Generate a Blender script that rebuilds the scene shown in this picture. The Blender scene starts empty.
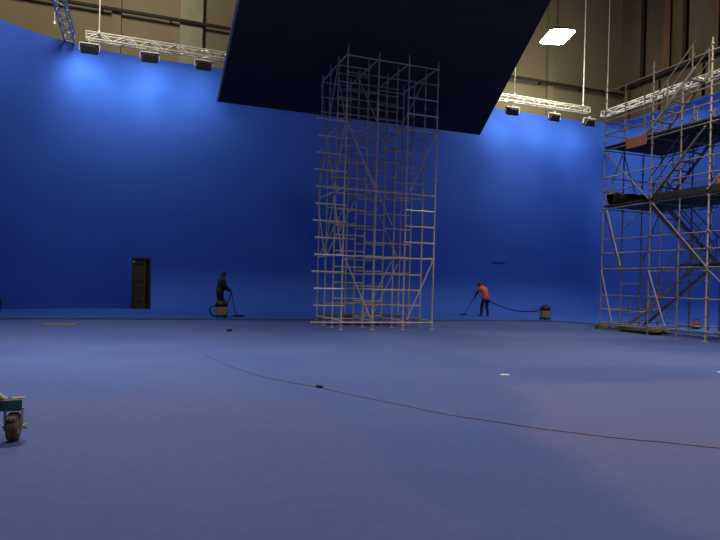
import bpy, bmesh, math, random
from mathutils import Vector, Matrix, Quaternion
random.seed(7)
C = bpy.context.scene
COL = C.collection
PI = math.pi

# ------------------------------------------------------------------ materials
def nodes(name):
    m = bpy.data.materials.new(name); m.use_nodes = True
    nt = m.node_tree
    return m, nt, nt.nodes['Principled BSDF']

def mat(name, c1, c2=None, scale=6.0, rough=.6, metal=0.0, bump=0.0, lo=.4, hi=.6, stretch=(1,1,1), spec=.5):
    """two-tone noise material in object space"""
    m, nt, b = nodes(name)
    b.inputs['Roughness'].default_value = rough
    b.inputs['Metallic'].default_value = metal
    b.inputs['Specular IOR Level'].default_value = spec
    if c2 is None: c2 = tuple(x*.8 for x in c1)
    tc = nt.nodes.new('ShaderNodeTexCoord'); mp = nt.nodes.new('ShaderNodeMapping')
    mp.inputs['Scale'].default_value = stretch
    nz = nt.nodes.new('ShaderNodeTexNoise'); nz.inputs['Scale'].default_value = scale; nz.inputs['Detail'].default_value = 4
    r = nt.nodes.new('ShaderNodeValToRGB')
    r.color_ramp.elements[0].position = lo; r.color_ramp.elements[0].color = (*c1, 1)
    r.color_ramp.elements[1].position = hi; r.color_ramp.elements[1].color = (*c2, 1)
    L = nt.links.new
    L(tc.outputs['Object'], mp.inputs['Vector']); L(mp.outputs['Vector'], nz.inputs['Vector'])
    L(nz.outputs['Fac'], r.inputs['Fac']); L(r.outputs['Color'], b.inputs['Base Color'])
    if bump:
        bp = nt.nodes.new('ShaderNodeBump'); bp.inputs['Strength'].default_value = bump; bp.inputs['Distance'].default_value = .01
        L(nz.outputs['Fac'], bp.inputs['Height']); L(bp.outputs['Normal'], b.inputs['Normal'])
    return m

def emit(name, col, strength):
    m, nt, b = nodes(name)
    b.inputs['Base Color'].default_value = (*col, 1)
    b.inputs['Emission Color'].default_value = (*col, 1)
    b.inputs['Emission Strength'].default_value = strength
    return m

def floor_material():
    m, nt, b = nodes('painted_floor'); L = nt.links.new
    b.inputs['Roughness'].default_value = .75; b.inputs['Specular IOR Level'].default_value = .25
    tc = nt.nodes.new('ShaderNodeTexCoord')
    wob = nt.nodes.new('ShaderNodeTexNoise'); wob.inputs['Scale'].default_value = .55; wob.inputs['Detail'].default_value = 4
    L(tc.outputs['Object'], wob.inputs['Vector'])
    # slightly wandering position so that worn patches get ragged borders
    sub = nt.nodes.new('ShaderNodeVectorMath'); sub.operation = 'SUBTRACT'; sub.inputs[1].default_value = (.5,.5,.5)
    L(wob.outputs['Color'], sub.inputs[0])
    sc = nt.nodes.new('ShaderNodeVectorMath'); sc.operation = 'SCALE'; sc.inputs['Scale'].default_value = 1.3
    L(sub.outputs[0], sc.inputs[0])
    add = nt.nodes.new('ShaderNodeVectorMath'); add.operation = 'ADD'
    L(tc.outputs['Object'], add.inputs[0]); L(sc.outputs[0], add.inputs[1])
    P = add.outputs[0]
    def patch(poly, soft):
        cur = None
        n = len(poly)
        cx = sum(p[0] for p in poly)/n; cy = sum(p[1] for p in poly)/n
        for i in range(n):
            a, c = poly[i], poly[(i+1) % n]
            nx, ny = -(c[1]-a[1]), c[0]-a[0]
            l = math.hypot(nx, ny); nx /= l; ny /= l
            if (cx-a[0])*nx + (cy-a[1])*ny < 0: nx, ny = -nx, -ny
            d = nt.nodes.new('ShaderNodeVectorMath'); d.operation = 'DOT_PRODUCT'; d.inputs[1].default_value = (nx, ny, 0)
            L(P, d.inputs[0])
            mr = nt.nodes.new('ShaderNodeMapRange'); mr.interpolation_type = 'SMOOTHSTEP'
            k = nx*a[0]+ny*a[1]
            mr.inputs['From Min'].default_value = k-soft; mr.inputs['From Max'].default_value = k+soft
            L(d.outputs['Value'], mr.inputs['Value'])
            if cur is None: cur = mr.outputs[0]
            else:
                mu = nt.nodes.new('ShaderNodeMath'); mu.operation = 'MULTIPLY'
                L(cur, mu.inputs[0]); L(mr.outputs[0], mu.inputs[1]); cur = mu.outputs[0]
        return cur
    nz = nt.nodes.new('ShaderNodeTexNoise'); nz.inputs['Scale'].default_value = .35; nz.inputs['Detail'].default_value = 6
    L(tc.outputs['Object'], nz.inputs['Vector'])
    r = nt.nodes.new('ShaderNodeValToRGB')
    r.color_ramp.elements[0].position = .35; r.color_ramp.elements[0].color = (*FLOOR_A, 1)
    r.color_ramp.elements[1].position = .7; r.color_ramp.elements[1].color = (*FLOOR_B, 1)
    L(nz.outputs['Fac'], r.inputs['Fac'])
    col = r.outputs['Color']
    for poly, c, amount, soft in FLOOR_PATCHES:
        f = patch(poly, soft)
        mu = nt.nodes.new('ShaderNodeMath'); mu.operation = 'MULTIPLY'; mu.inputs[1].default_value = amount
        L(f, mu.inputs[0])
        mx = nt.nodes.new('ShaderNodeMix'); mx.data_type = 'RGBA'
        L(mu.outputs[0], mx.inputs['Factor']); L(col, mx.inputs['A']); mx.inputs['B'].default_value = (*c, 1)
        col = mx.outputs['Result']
    # fine scuffs
    n2 = nt.nodes.new('ShaderNodeTexNoise'); n2.inputs['Scale'].default_value = 9; n2.inputs['Detail'].default_value = 8
    L(tc.outputs['Object'], n2.inputs['Vector'])
    mr = nt.nodes.new('ShaderNodeMapRange'); mr.inputs['From Min'].default_value = .3; mr.inputs['From Max'].default_value = .7
    mr.inputs['To Min'].default_value = .94; mr.inputs['To Max'].default_value = 1.06
    L(n2.outputs['Fac'], mr.inputs['Value'])
    vm = nt.nodes.new('ShaderNodeVectorMath'); vm.operation = 'SCALE'
    L(col, vm.inputs[0]); L(mr.outputs[0], vm.inputs['Scale'])
    L(vm.outputs[0], b.inputs['Base Color'])
    return m

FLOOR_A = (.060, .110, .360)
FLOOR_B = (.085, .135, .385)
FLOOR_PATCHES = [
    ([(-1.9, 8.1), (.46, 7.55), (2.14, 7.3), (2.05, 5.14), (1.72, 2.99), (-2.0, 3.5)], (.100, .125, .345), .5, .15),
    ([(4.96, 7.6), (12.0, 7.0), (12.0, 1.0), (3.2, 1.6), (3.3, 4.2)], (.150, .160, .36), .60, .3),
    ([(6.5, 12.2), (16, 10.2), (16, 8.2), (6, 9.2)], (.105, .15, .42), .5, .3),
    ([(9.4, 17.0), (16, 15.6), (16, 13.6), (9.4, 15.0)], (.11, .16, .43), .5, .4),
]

M = {}
M['blue_wall'] = mat('blue_screen_paint', (.033, .108, .55), (.040, .120, .60), scale=.5, rough=.8, lo=.3, hi=.7, spec=.2)
M['blue_strip'] = mat('blue_strip_paint', (.03, .115, .52), (.045, .13, .56), scale=.8, rough=.8, lo=.3, hi=.7, spec=.2)
M['seam'] = mat('dark_line_blue', (.012, .03, .13), (.02, .045, .18), scale=1.5, rough=.85)  # dark colour drawing the shadow line at the seam; also the wall slot
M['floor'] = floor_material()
M['panel'] = mat('navy_cloth', (.05, .040, .040), (.058, .046, .045), scale=.7, rough=.95, spec=.1)
M['trim'] = mat('grey_trim', (.30, .31, .36), (.24, .25, .30), scale=3, rough=.5)
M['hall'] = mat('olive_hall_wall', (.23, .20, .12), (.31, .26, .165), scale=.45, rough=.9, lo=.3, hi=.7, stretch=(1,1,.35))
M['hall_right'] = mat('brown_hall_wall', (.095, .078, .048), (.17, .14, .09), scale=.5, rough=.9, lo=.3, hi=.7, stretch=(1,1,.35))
M['ceiling'] = mat('dark_ceiling', (.035, .03, .02), (.05, .042, .03), scale=.6, rough=.95)
M['pilaster'] = mat('pale_concrete', (.36, .37, .25), (.31, .32, .21), scale=.8, rough=.9)
M['column'] = mat('rusty_column', (.20, .115, .055), (.14, .085, .045), scale=1.2, rough=.8, stretch=(1,1,.3))
M['beam'] = mat('dark_pipe', (.02, .016, .01), (.03, .022, .014), scale=2, rough=.7)
M['alu'] = mat('truss_aluminium', (.80, .78, .66), (.70, .68, .56), scale=3, rough=.42, metal=.25)
M['alu_dull'] = mat('truss_aluminium_dull', (.30, .34, .42), (.40, .43, .48), scale=3, rough=.45, metal=.3)
M['cable'] = mat('steel_cable', (.72, .70, .58), (.6, .58, .5), scale=5, rough=.45, metal=.2)
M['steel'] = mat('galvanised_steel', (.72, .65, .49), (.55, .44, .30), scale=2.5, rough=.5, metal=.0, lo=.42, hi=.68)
M['steel_dark'] = mat('shaded_steel', (.62, .56, .44), (.50, .39, .27), scale=2.5, rough=.55, metal=.0, lo=.42, hi=.68)  # darker copy of the steel; dimmer light put into the colour
M['rust_warm'] = mat('rusty_tube_warm_lit', (.55, .36, .20), (.42, .30, .19), scale=3, rough=.65, metal=.15)  # brown rusty tubes; warm lamplight on the rails is in the colour too
M['steel_dim'] = mat('dim_lit_steel', (.36, .335, .28), (.29, .23, .165), scale=2.5, rough=.6, lo=.42, hi=.68)  # darkest copy; weaker light on the right-hand scaffold put into the colour
M['bright'] = mat('glint_tube', (.80, .78, .76), (.65, .64, .62), scale=3, rough=.35, metal=.35)  # pale colour stands for the white glint on some rails
M['plank'] = mat('weathered_plank', (.11, .085, .055), (.065, .052, .036), scale=3, rough=.85, stretch=(5,.6,1))
M['deck'] = mat('dark_deck', (.045, .04, .034), (.028, .026, .024), scale=3, rough=.85, stretch=(5,.6,1))
M['pale_plank'] = mat('pale_timber', (.42, .34, .16), (.30, .24, .12), scale=3, rough=.8, stretch=(5,.6,1))
M['ply'] = mat('brown_plywood', (.55, .25, .10), (.46, .21, .085), scale=4, rough=.75)
M['tarp'] = mat('black_tarpaulin', (.008, .008, .010), (.014, .013, .014), scale=6, rough=.7)
M['black'] = mat('black_plastic', (.010, .010, .010), (.016, .015, .014), scale=8, rough=.5)
M['housing'] = mat('lamp_housing', (.030, .030, .028), (.04, .04, .036), scale=6, rough=.5)
M['white'] = mat('flood_top_white', (.86, .84, .76), (.8, .78, .7), scale=5, rough=.4)
M['yellow'] = mat('dirty_yellow_plastic', (.46, .33, .09), (.34, .25, .08), scale=9, rough=.5)
M['hose'] = mat('dark_hose', (.02, .022, .03), (.03, .03, .04), scale=8, rough=.5)
M['cord'] = mat('red_brown_cord', (.30, .11, .12), (.25, .10, .12), scale=6, rough=.6)
M['teal'] = mat('teal_enamel', (.012, .075, .085), (.02, .055, .06), scale=9, rough=.45, lo=.35, hi=.7)
M['cream'] = mat('cream_enamel', (.66, .60, .42), (.56, .5, .34), scale=8, rough=.45)
M['tyre'] = mat('worn_brown_rubber', (.16, .10, .05), (.07, .048, .03), scale=14, rough=.75, bump=.4)
M['zinc'] = mat('zinc', (.55, .50, .40), (.40, .34, .26), scale=15, rough=.4, metal=.6)
M['door'] = mat('dark_brown_timber', (.075, .05, .026), (.045, .032, .02), scale=5, rough=.75, stretch=(6,6,.5))
M['door_edge'] = mat('brown_timber_edge', (.12, .075, .032), (.09, .058, .026), scale=5, rough=.7, stretch=(6,6,.5))
M['recess'] = mat('dark_recess', (.012, .011, .010), (.016, .014, .012), scale=2, rough=.9)
M['skin'] = mat('skin', (.36, .20, .13), (.33, .18, .115), scale=10, rough=.6)
M['hair'] = mat('black_hair', (.010, .008, .007), (.014, .012, .010), scale=20, rough=.7)
M['orange'] = mat('orange_vest', (1.0, .17, .085), (.95, .15, .07), scale=8, rough=.7)
M['navy'] = mat('navy_cloth_trousers', (.012, .016, .032), (.018, .022, .04), scale=8, rough=.85)
M['jacket'] = mat('dark_jacket', (.035, .032, .026), (.05, .036, .028), scale=5, rough=.85)
M['shoe'] = mat('grey_shoe', (.20, .19, .20), (.14, .13, .14), scale=12, rough=.6)
M['darkshoe'] = mat('dark_shoe', (.02, .018, .016), (.03, .026, .022), scale=12, rough=.6)
M['paper'] = mat('white_paper', (.85, .86, .88), (.78, .8, .84), scale=8, rough=.7)
M['card'] = mat('brown_cardboard', (.19, .18, .16), (.16, .15, .14), scale=5, rough=.9)
M['greybin'] = mat('grey_plastic', (.07, .075, .085), (.055, .06, .07), scale=5, rough=.7)
M['redbag'] = mat('dull_red_fabric', (.20, .035, .045), (.15, .03, .04), scale=6, rough=.8)
M['lamp'] = emit('lamp_glass', (1.0, .93, .70), 70)
M['lens'] = mat('flood_glass', (.03, .035, .04), (.04, .045, .05), scale=5, rough=.2)

# ------------------------------------------------------------------ mesh helpers
def V(*a): return Vector(a)

def box(bm, lo, hi, rot=None, origin=None):
    r = bmesh.ops.create_cube(bm, size=1.0)
    vs = r['verts']
    lo = Vector(lo); hi = Vector(hi); c = (lo+hi)/2; s = hi-lo
    for v in vs:
        v.co = Vector((v.co.x*s.x, v.co.y*s.y, v.co.z*s.z))
        if rot is not None: v.co = rot @ v.co
        v.co += c if origin is None else Vector(origin)
    return vs

def bevel(bm, w, seg=2):
    bmesh.ops.bevel(bm, geom=list(bm.edges), offset=w, segments=seg, affect='EDGES', profile=.6)

def tube(bm, a, b, r, n=8, r2=None):
    a = Vector(a); b = Vector(b); d = b-a
    if d.length < 1e-6: return
    q = d.to_track_quat('Z', 'Y').to_matrix().to_4x4()
    mt = Matrix.Translation((a+b)/2) @ q
    bmesh.ops.create_cone(bm, cap_ends=True, segments=n, radius1=r, radius2=r if r2 is None else r2, depth=d.length, matrix=mt)

def sweep(bm, pts, r, n=8, closed=False):
    pts = [Vector(p) for p in pts]; N = len(pts); rings = []
    for i, p in enumerate(pts):
        if closed: d = pts[(i+1) % N]-pts[i-1]
        else: d = pts[min(i+1, N-1)]-pts[max(i-1, 0)]
        d.normalize()
        up = V(0,0,1) if abs(d.z) < .9 else V(1,0,0)
        x = d.cross(up).normalized(); y = x.cross(d)
        rr = r[i] if isinstance(r, (list, tuple)) else r
        rings.append([bm.verts.new(p+(x*math.cos(2*PI*k/n)+y*math.sin(2*PI*k/n))*rr) for k in range(n)])
    for i in range(N if closed else N-1):
        A, B = rings[i], rings[(i+1) % N]
        for k in range(n): bm.faces.new((A[k], A[(k+1) % n], B[(k+1) % n], B[k]))
    if not closed:
        bm.faces.new(rings[0][::-1]); bm.faces.new(rings[-1])

def catmull(pts, k=8):
    pts = [Vector(p) for p in pts]; P = [2*pts[0]-pts[1]]+pts+[2*pts[-1]-pts[-2]]; out = []
    for i in range(1, len(P)-2):
        for j in range(k):
            t = j/k
            out.append(.5*((2*P[i])+(P[i+1]-P[i-1])*t+(2*P[i-1]-5*P[i]+4*P[i+1]-P[i+2])*t*t+(3*P[i]-P[i-1]-3*P[i+1]+P[i+2])*t**3))
    out.append(pts[-1]); return out

def lathe(bm, prof, n=20, axis='Z', centre=(0,0,0)):
    rings = []; c = Vector(centre)
    for r, h in prof:
        ring = []
        for k in range(n):
            a = 2*PI*k/n; u, w = r*math.cos(a), r*math.sin(a)
            p = V(u, w, h) if axis == 'Z' else (V(h, u, w) if axis == 'X' else V(u, h, w))
            ring.append(bm.verts.new(c+p))
        rings.append(ring)
    for A, B in zip(rings, rings[1:]):
        for k in range(n): bm.faces.new((A[k], A[(k+1) % n], B[(k+1) % n], B[k]))
    bm.faces.new(rings[0][::-1]); bm.faces.new(rings[-1])

def ball(bm, c, s, u=14, v=10):
    r = bmesh.ops.create_uvsphere(bm, u_segments=u, v_segments=v, radius=1)
    for q in r['verts']: q.co = Vector((q.co.x*s[0], q.co.y*s[1], q.co.z*s[2]))+Vector(c)
    return r['verts']

def B(): return bmesh.new()

def obj(name, bm, m, parent=None, loc=(0,0,0), smooth=False, normals=True):
    me = bpy.data.meshes.new(name)
    if normals: bmesh.ops.recalc_face_normals(bm, faces=list(bm.faces))
    bm.to_mesh(me); bm.free()
    if smooth:
        for p in me.polygons: p.use_smooth = True
    me.materials.append(m)
    o = bpy.data.objects.new(name, me); COL.objects.link(o)
    o.location = loc
    if parent: o.parent = parent
    return o

def thing(name, label, cat, loc=(0,0,0), rz=0, group=None):
    o = bpy.data.objects.new(name, None); COL.objects.link(o)
    o.empty_display_size = .2
    o.location = loc; o.rotation_euler = (0,0,rz)
    return tag(o, label, cat, group)

def tag(o, label, cat, group=None):
    o['label'] = label; o['category'] = cat
    if group: o['group'] = group
    return o

def struct(o): o['kind'] = 'structure'; return o

def share(o, parent, loc=None):
    c = o.copy(); COL.objects.link(c); c.parent = parent
    if loc is not None: c.location = loc
    return c

def dup(root, loc, rz=None, label=None):
    r = root.copy(); COL.objects.link(r); r.location = loc
    if rz is not None: r.rotation_euler = (0,0,rz)
    if label: r['label'] = label
    for ch in list(root.children):
        c = ch.copy(); COL.objects.link(c); c.parent = r
        for g in list(ch.children):
            d = g.copy(); COL.objects.link(d); d.parent = c
    return r

# ------------------------------------------------------------------ stage dimensions (metres)
# x runs along the back of the blue screen, y goes into it
BACK = 28.5; RIGHT = 26.1; LEFT = -7.65; WALL_H = 11.25
RL = 7.2; RR = 2.2
DX0, DX1, DH = -.42, .37, 2.33          # door opening
STRIP = 21.95; STRIP_H = .05

# floor
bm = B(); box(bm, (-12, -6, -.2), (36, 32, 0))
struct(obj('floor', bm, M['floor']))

# ---- blue screen wall with its cove
path = []   # (x, y, inward normal x, y, cove radius)
def pt(x, y, nx, ny, r): path.append((x, y, nx, ny, r))
TINY = .004
for y in (4, 9, 14, 18): pt(LEFT, y, 1, 0, TINY)
cx, cy = LEFT+RL, BACK-RL
for k in range(0, 13):
    a = PI - k/12*PI/2
    pt(cx+RL*math.cos(a), cy+RL*math.sin(a), -math.cos(a), -math.sin(a), TINY)
pt(DX0, BACK, 0, -1, TINY); pt(DX1, BACK, 0, -1, TINY)
COVE = 1.9
pt(DX1+.02, BACK, 0, -1, COVE)
for k in range(1, 13): pt(DX1+k/12*(RIGHT-RR-DX1), BACK, 0, -1, COVE)
cx, cy = RIGHT-RR, BACK-RR
for k in range(1, 9):
    a = PI/2 - k/8*PI/2
    pt(cx+RR*math.cos(a), cy+RR*math.sin(a), -math.cos(a), -math.sin(a), COVE+(.9-COVE)*k/8)
for y in (24, 20, 15, 10, 4): pt(RIGHT, y, -1, 0, .9)
bm = B(); grid = []
NC = 10
for (x, y, nx, ny, r) in path:
    col = []
    for j in range(NC+1):
        t = PI/2*j/NC
        off = r*(1-math.sin(t)); z = r*(1-math.cos(t))
        col.append(bm.verts.new((x+nx*off, y+ny*off, STRIP_H+z)))
    for z in (DH, 4, 6, 8, 10, WALL_H): col.append(bm.verts.new((x, y, z)))
    # top thickness
    col.append(bm.verts.new((x-nx*.15, y-ny*.15, WALL_H)))
    col.append(bm.verts.new((x-nx*.15, y-ny*.15, 0)))
    grid.append(col)
for i in range(len(grid)-1):
    A, Bc = grid[i], grid[i+1]
    indoor = abs(path[i][0]-DX0) < 1e-5 and abs(path[i+1][0]-DX1) < 1e-5
    for j in range(len(A)-1):
        if indoor and (j <= NC or j == len(A)-2): continue
        try: bm.faces.new((A[j], Bc[j], Bc[j+1], A[j+1]))
        except ValueError: pass
wb = struct(obj('wall_back', bm, M['blue_wall'], normals=False))
for p in wb.data.polygons: p.use_smooth = True
try:
    wb.data.set_sharp_from_angle(angle=math.radians(50))
except Exception: pass

# raised blue strip between the floor and the foot of the wall
outer = [(LEFT, 4)]+[(p[0], p[1]) for p in path[4:]]
inner = [(LEFT+1.0, 4), (LEFT+1.0, 17), (LEFT+1.6, 19.6), (LEFT+2.9, 21.3), (-3.6, STRIP-.1), (-1, STRIP)]
inner += [(x, STRIP) for x in (4, 9, 14)]+[(16.2, STRIP-.1), (17.2, 21.3), (17.7, 20.2), (18.0, 18.5), (18.4, 14), (18.8, 9), (19, 4)]
bm = B()
ri = [bm.verts.new((x, y, STRIP_H)) for x, y in inner]; ro = [bm.verts.new((x, y, STRIP_H)) for x, y in outer]
loop = ri+ro[::-1]
bmesh.ops.triangle_fill(bm, edges=[bm.edges.new((loop[i], loop[(i+1) % len(loop)])) for i in range(len(loop))], use_beauty=True)
struct(obj('trim_1', bm, M['blue_strip']))
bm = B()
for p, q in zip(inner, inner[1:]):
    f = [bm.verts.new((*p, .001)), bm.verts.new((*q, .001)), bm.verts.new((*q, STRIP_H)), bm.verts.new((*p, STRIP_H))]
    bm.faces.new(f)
    # sloped lip, coloured dark to draw the shadow line at the seam
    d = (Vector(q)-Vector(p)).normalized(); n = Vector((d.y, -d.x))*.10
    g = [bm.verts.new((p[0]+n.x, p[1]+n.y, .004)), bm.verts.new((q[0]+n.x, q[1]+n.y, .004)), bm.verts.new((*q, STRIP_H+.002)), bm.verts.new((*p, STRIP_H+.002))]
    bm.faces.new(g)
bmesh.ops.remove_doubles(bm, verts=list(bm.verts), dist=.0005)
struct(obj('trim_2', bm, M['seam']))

# the hall around the screen
HALL = 21
bm = B(); box(bm, (-12, 30.2, 0), (29, 30.5, HALL)); struct(obj('wall_back_hall', bm, M['hall']))
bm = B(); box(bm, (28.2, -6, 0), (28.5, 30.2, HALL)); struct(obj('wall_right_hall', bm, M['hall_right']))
bm = B(); box(bm, (-12.3, -6, 0), (-12, 30.5, HALL)); struct(obj('wall_left_hall', bm, M['hall']))
bm = B(); box(bm, (-12.3, -6, HALL), (28.5, 30.5, HALL+.3)); struct(obj('ceiling', bm, M['ceiling']))
n = 3
def trim(bm, m):
    global n
    struct(obj('trim_%d' % n, bm, m)); n += 1
bm = B(); box(bm, (1.42, 29.9, 0), (2.48, 30.2, HALL)); bevel(bm, .03, 1); trim(bm, M['pilaster'])
for x in (-7.5, -1.6, 9, 15, 22.5):
    bm = B(); box(bm, (x, 29.95, 0), (x+.4, 30.2, HALL)); trim(bm, M['hall'])
for y, w, z0, z1, m in ((29.3, .3, 0, 13.8, 'column'), (27.0, .3, 0, 13.8, 'column'), (24.1, .4, 0, 13.8, 'column'), (20.5, .4, 0, 13.8, 'column'),
                        (28.2, .25, 14.1, HALL, 'beam'), (26.3, .45, 14.1, HALL, 'column'), (25.2, .25, 14.1, HALL, 'beam'), (23.2, .4, 14.1, HALL, 'column'), (20, .4, 14.1, HALL, 'column')):
    bm = B()
    box(bm, (28.0, y, z0), (28.03, y+w, z1)); box(bm, (28.17, y, z0), (28.2, y+w, z1)); box(bm, (28.03, y+w/2-.015, z0), (28.17, y+w/2+.015, z1))
    trim(bm, M[m])
# dark horizontal pipes carried round the hall
bm = B(); tube(bm, (-11.9, 29.7, 13.65), (28.0, 29.7, 13.65), .085, 12)
for x in range(-11, 28, 3): box(bm, (x-.03, 29.7, 13.60), (x+.03, 30.2, 13.70))
trim(bm, M['beam'])
bm = B(); tube(bm, (27.7, 4, 13.95), (27.7, 29.6, 13.95), .11, 12)
for y in range(5, 29, 3): box(bm, (27.7, y-.03, 13.9), (28.0, y+.03, 14.0))
trim(bm, M['beam'])

# door in the screen
dr = thing('door_1', 'dark brown door in the foot of the blue wall', 'door', ((DX0+DX1)/2, BACK, STRIP_H)); struct(dr)
w2 = (DX1-DX0)/2; dh = DH-STRIP_H
bm = B()
box(bm, (-w2, -.03, 0), (-w2+.06, .14, dh)); box(bm, (w2-.06, -.03, 0), (w2, .14, dh)); box(bm, (-w2, -.03, dh-.06), (w2, .14, dh))
obj('door_frame', bm, M['door'], dr)
bm = B()
box(bm, (-w2+.06, .02, .02), (.14, .07, dh-.06))
for zz in (.35, 1.25, 2.0): box(bm, (-w2+.09, .0, zz), (.12, .02, zz+.09))
dl = obj('door_leaf', bm, M['door'], dr)
bm = B(); box(bm, (-.02, -.02, .02), (.05, .05, dh-.06)); obj('door_edge', bm, M['door_edge'], dr, (.14, .02, 0))
bm = B(); box(bm, (.16, .08, .0), (w2-.06, .12, dh-.06)); obj('dark_gap', bm, M['recess'], dr)
bm = B(); ball(bm, (-w2+.08, -.03, dh-.2), (.035, .03, .045)); obj('door_closer', bm, M['zinc'], dr, smooth=True)
bm = B(); tube(bm, (.05, -.03, 1.0), (.05, -.03, 1.14), .012); tube(bm, (.05, .02, 1.01), (.05, -.03, 1.01), .008); tube(bm, (.05, .02, 1.13), (.05, -.03, 1.13), .008)
obj('door_handle', bm, M['zinc'], dl)

# slot in the wall (thin dark vent)
bm = B(); box(bm, (-.42, -.012, -.02), (.42, .0, .02)); box(bm, (-.42, -.02, .02), (.42, .0, .03))
o = obj('wall_vent', bm, M['seam'], None, (18.45, BACK-.002, 2.78)); tag(o, 'thin dark horizontal slot in the blue wall, above the worker in orange', 'vent')

# ------------------------------------------------------------------ trusses
def truss(name, label, a, b, m, cables, size=.28, hgt=None):
    a = Vector(a); b = Vector(b); L = (b-a).length; ang = math.atan2(b.y-a.y, b.x-a.x)
    t = thing(name, label, 'truss', (a.x, a.y, a.z), ang, None)
    h = size/2
    for sy in (-h, h):
        for sz in (-h, h):
            bm = B(); tube(bm, (0, sy, sz), (L, sy, sz), .034, 8); obj('chord', bm, m, t)
    bm = B(); nb = max(2, round(L/.5)); st = L/nb
    for k in range(nb):
        x0, x1 = k*st, (k+1)*st
        for sy in (-h, h):
            a_, b_ = (-h, h) if k % 2 == 0 else (h, -h)
            tube(bm, (x0, sy, a_), (x1, sy, b_), .020, 6)
        for sz in (-h, h):
            a_, b_ = (-h, h) if k % 2 == 0 else (h, -h)
            tube(bm, (x0, a_, sz), (x1, b_, sz), .020, 6)
    obj('lacing', bm, m, t)
    for x in (0, L):
        bm = B()
        for (p, q) in (((x,-h,-h),(x,h,-h)), ((x,h,-h),(x,h,h)), ((x,h,h),(x,-h,h)), ((x,-h,h),(x,-h,-h))): tube(bm, p, q, .03, 6)
        obj('end_frame', bm, m, t)
    for x, y, r in cables:
        bm = B(); tube(bm, (x, y, h+.12), (x, y, HALL-a.z), r, 8)
        lathe(bm, [(.01, h-.0), (.055, h+.02), (.055, h+.10), (.02, h+.2)], 10, centre=(x, y, 0))
        obj('suspension_cable', bm, M['cable'], t)
    return t
TY = 27.0
truss('lighting_truss', 'silver lattice truss over the left part of the blue back wall, carrying three floodlights', (-2.38, TY, 11.28), (5.2, TY, 11.28), M['alu'], [(.48, 0, .028)])
truss('lighting_truss', 'silver lattice truss over the right part of the back wall, near the ceiling lamp', (15.5, TY, 11.36), (23.0, TY, 11.36), M['alu'], [(7.15, 0, .032), (2.7, 0, .010)])
truss('lighting_truss', 'silver lattice truss along the right wall, behind the big scaffold on the right', (24.75, 27.8, 11.55), (24.75, 16.0, 11.55), M['alu'], [(.3, 0, .026), (8, 0, .014)])
truss('lighting_truss', 'grey lattice truss in the top left corner, running out from the wall overhead', (-3.1, 27.9, 11.45), (-3.0, 16.0, 11.6), M['alu_dull'], [(.6, -.5, .012), (8, 0, .014)], .36)

# ------------------------------------------------------------------ floodlights
def flood(label, loc, rz=0.0, power=900, tilt=56):
    t = thing('floodlight', label, 'floodlight', loc, rz, 'floodlights along the top of the blue wall')
    tl = math.radians(tilt)
    R = Matrix.Rotation(-tl, 3, 'X')       # face (+y) tipped downwards
    bm = B()
    v = box(bm, (-.34, -.20, -.13), (.34, .12, .15)); 
    for q in v:
        if q.co.y < 0: q.co.x *= .72; q.co.z *= .8
    bevel(bm, .03, 2)
    for k in range(5): box(bm, (-.2+k*.1-.012, -.235, -.09), (-.2+k*.1+.012, -.17, .09))
    for q in bm.verts: q.co = R @ q.co
    obj('housing', bm, M['housing'], t)
    bm = B(); v = box(bm, (-.30, .118, -.11), (.30, .130, .12))
    for q in bm.verts: q.co = R @ q.co
    obj('lens', bm, M['lens'], t)
    bm = B()
    v = box(bm, (-.37, -.24, .158), (.37, .09, .178)); box(bm, (-.37, -.25, .03), (.37, -.24, .178))
    for q in bm.verts: q.co = R @ q.co
    obj('lit_top', bm, M['white'], t)  # white colour stands for overhead lamplight on the housing top
    bm = B()
    for s in (-1, 1): box(bm, (s*.385-.012, -.03, -.03), (s*.385+.012, .03, .24))
    box(bm, (-.397, -.03, .22), (.397, .03, .245)); tube(bm, (0,0,.245), (0,0,.34), .03, 8)
    box(bm, (-.05,-.05,.30), (.05,.05,.38))
    obj('yoke', bm, M['white'], t)
    ld = bpy.data.lights.new('flood_beam', 'AREA'); ld.shape = 'RECTANGLE'; ld.size = .58; ld.size_y = .22
    ld.energy = power; ld.color = FLOOD_COL; ld.spread = math.radians(165)
    lo = bpy.data.objects.new('flood_beam', ld); COL.objects.link(lo); lo.parent = t
    d = R @ V(0, 1, 0)
    lo.location = d*.15; lo.rotation_euler = d.to_track_quat('-Z', 'Y').to_euler()
    return t
FLOOD_COL = (.86, 1.0, .84)
FP = 45
FZ = 10.71
for x, lab, p in ((-2.25, 'floodlight at the left end of the truss over the left part of the blue wall', 1.0),
               (.08, 'floodlight under the middle of the truss over the left part of the blue wall', 1.15),
               (2.3, 'floodlight on the truss over the left part of the wall, beside the hanging dark panel', .6)):
    flood(lab, (x, TY, FZ), random.uniform(-.1, .1), FP*p)
for x, lab, p in ((18.1, 'floodlight on the back right truss, nearest the hanging dark panel', .65),
               (20.75, 'floodlight under the middle of the back right truss', .65),
               (23.1, 'floodlight at the right corner end of the back right truss', .65)):
    flood(lab, (x, TY, FZ-.05), random.uniform(-.1, .1), FP*p)

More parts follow.
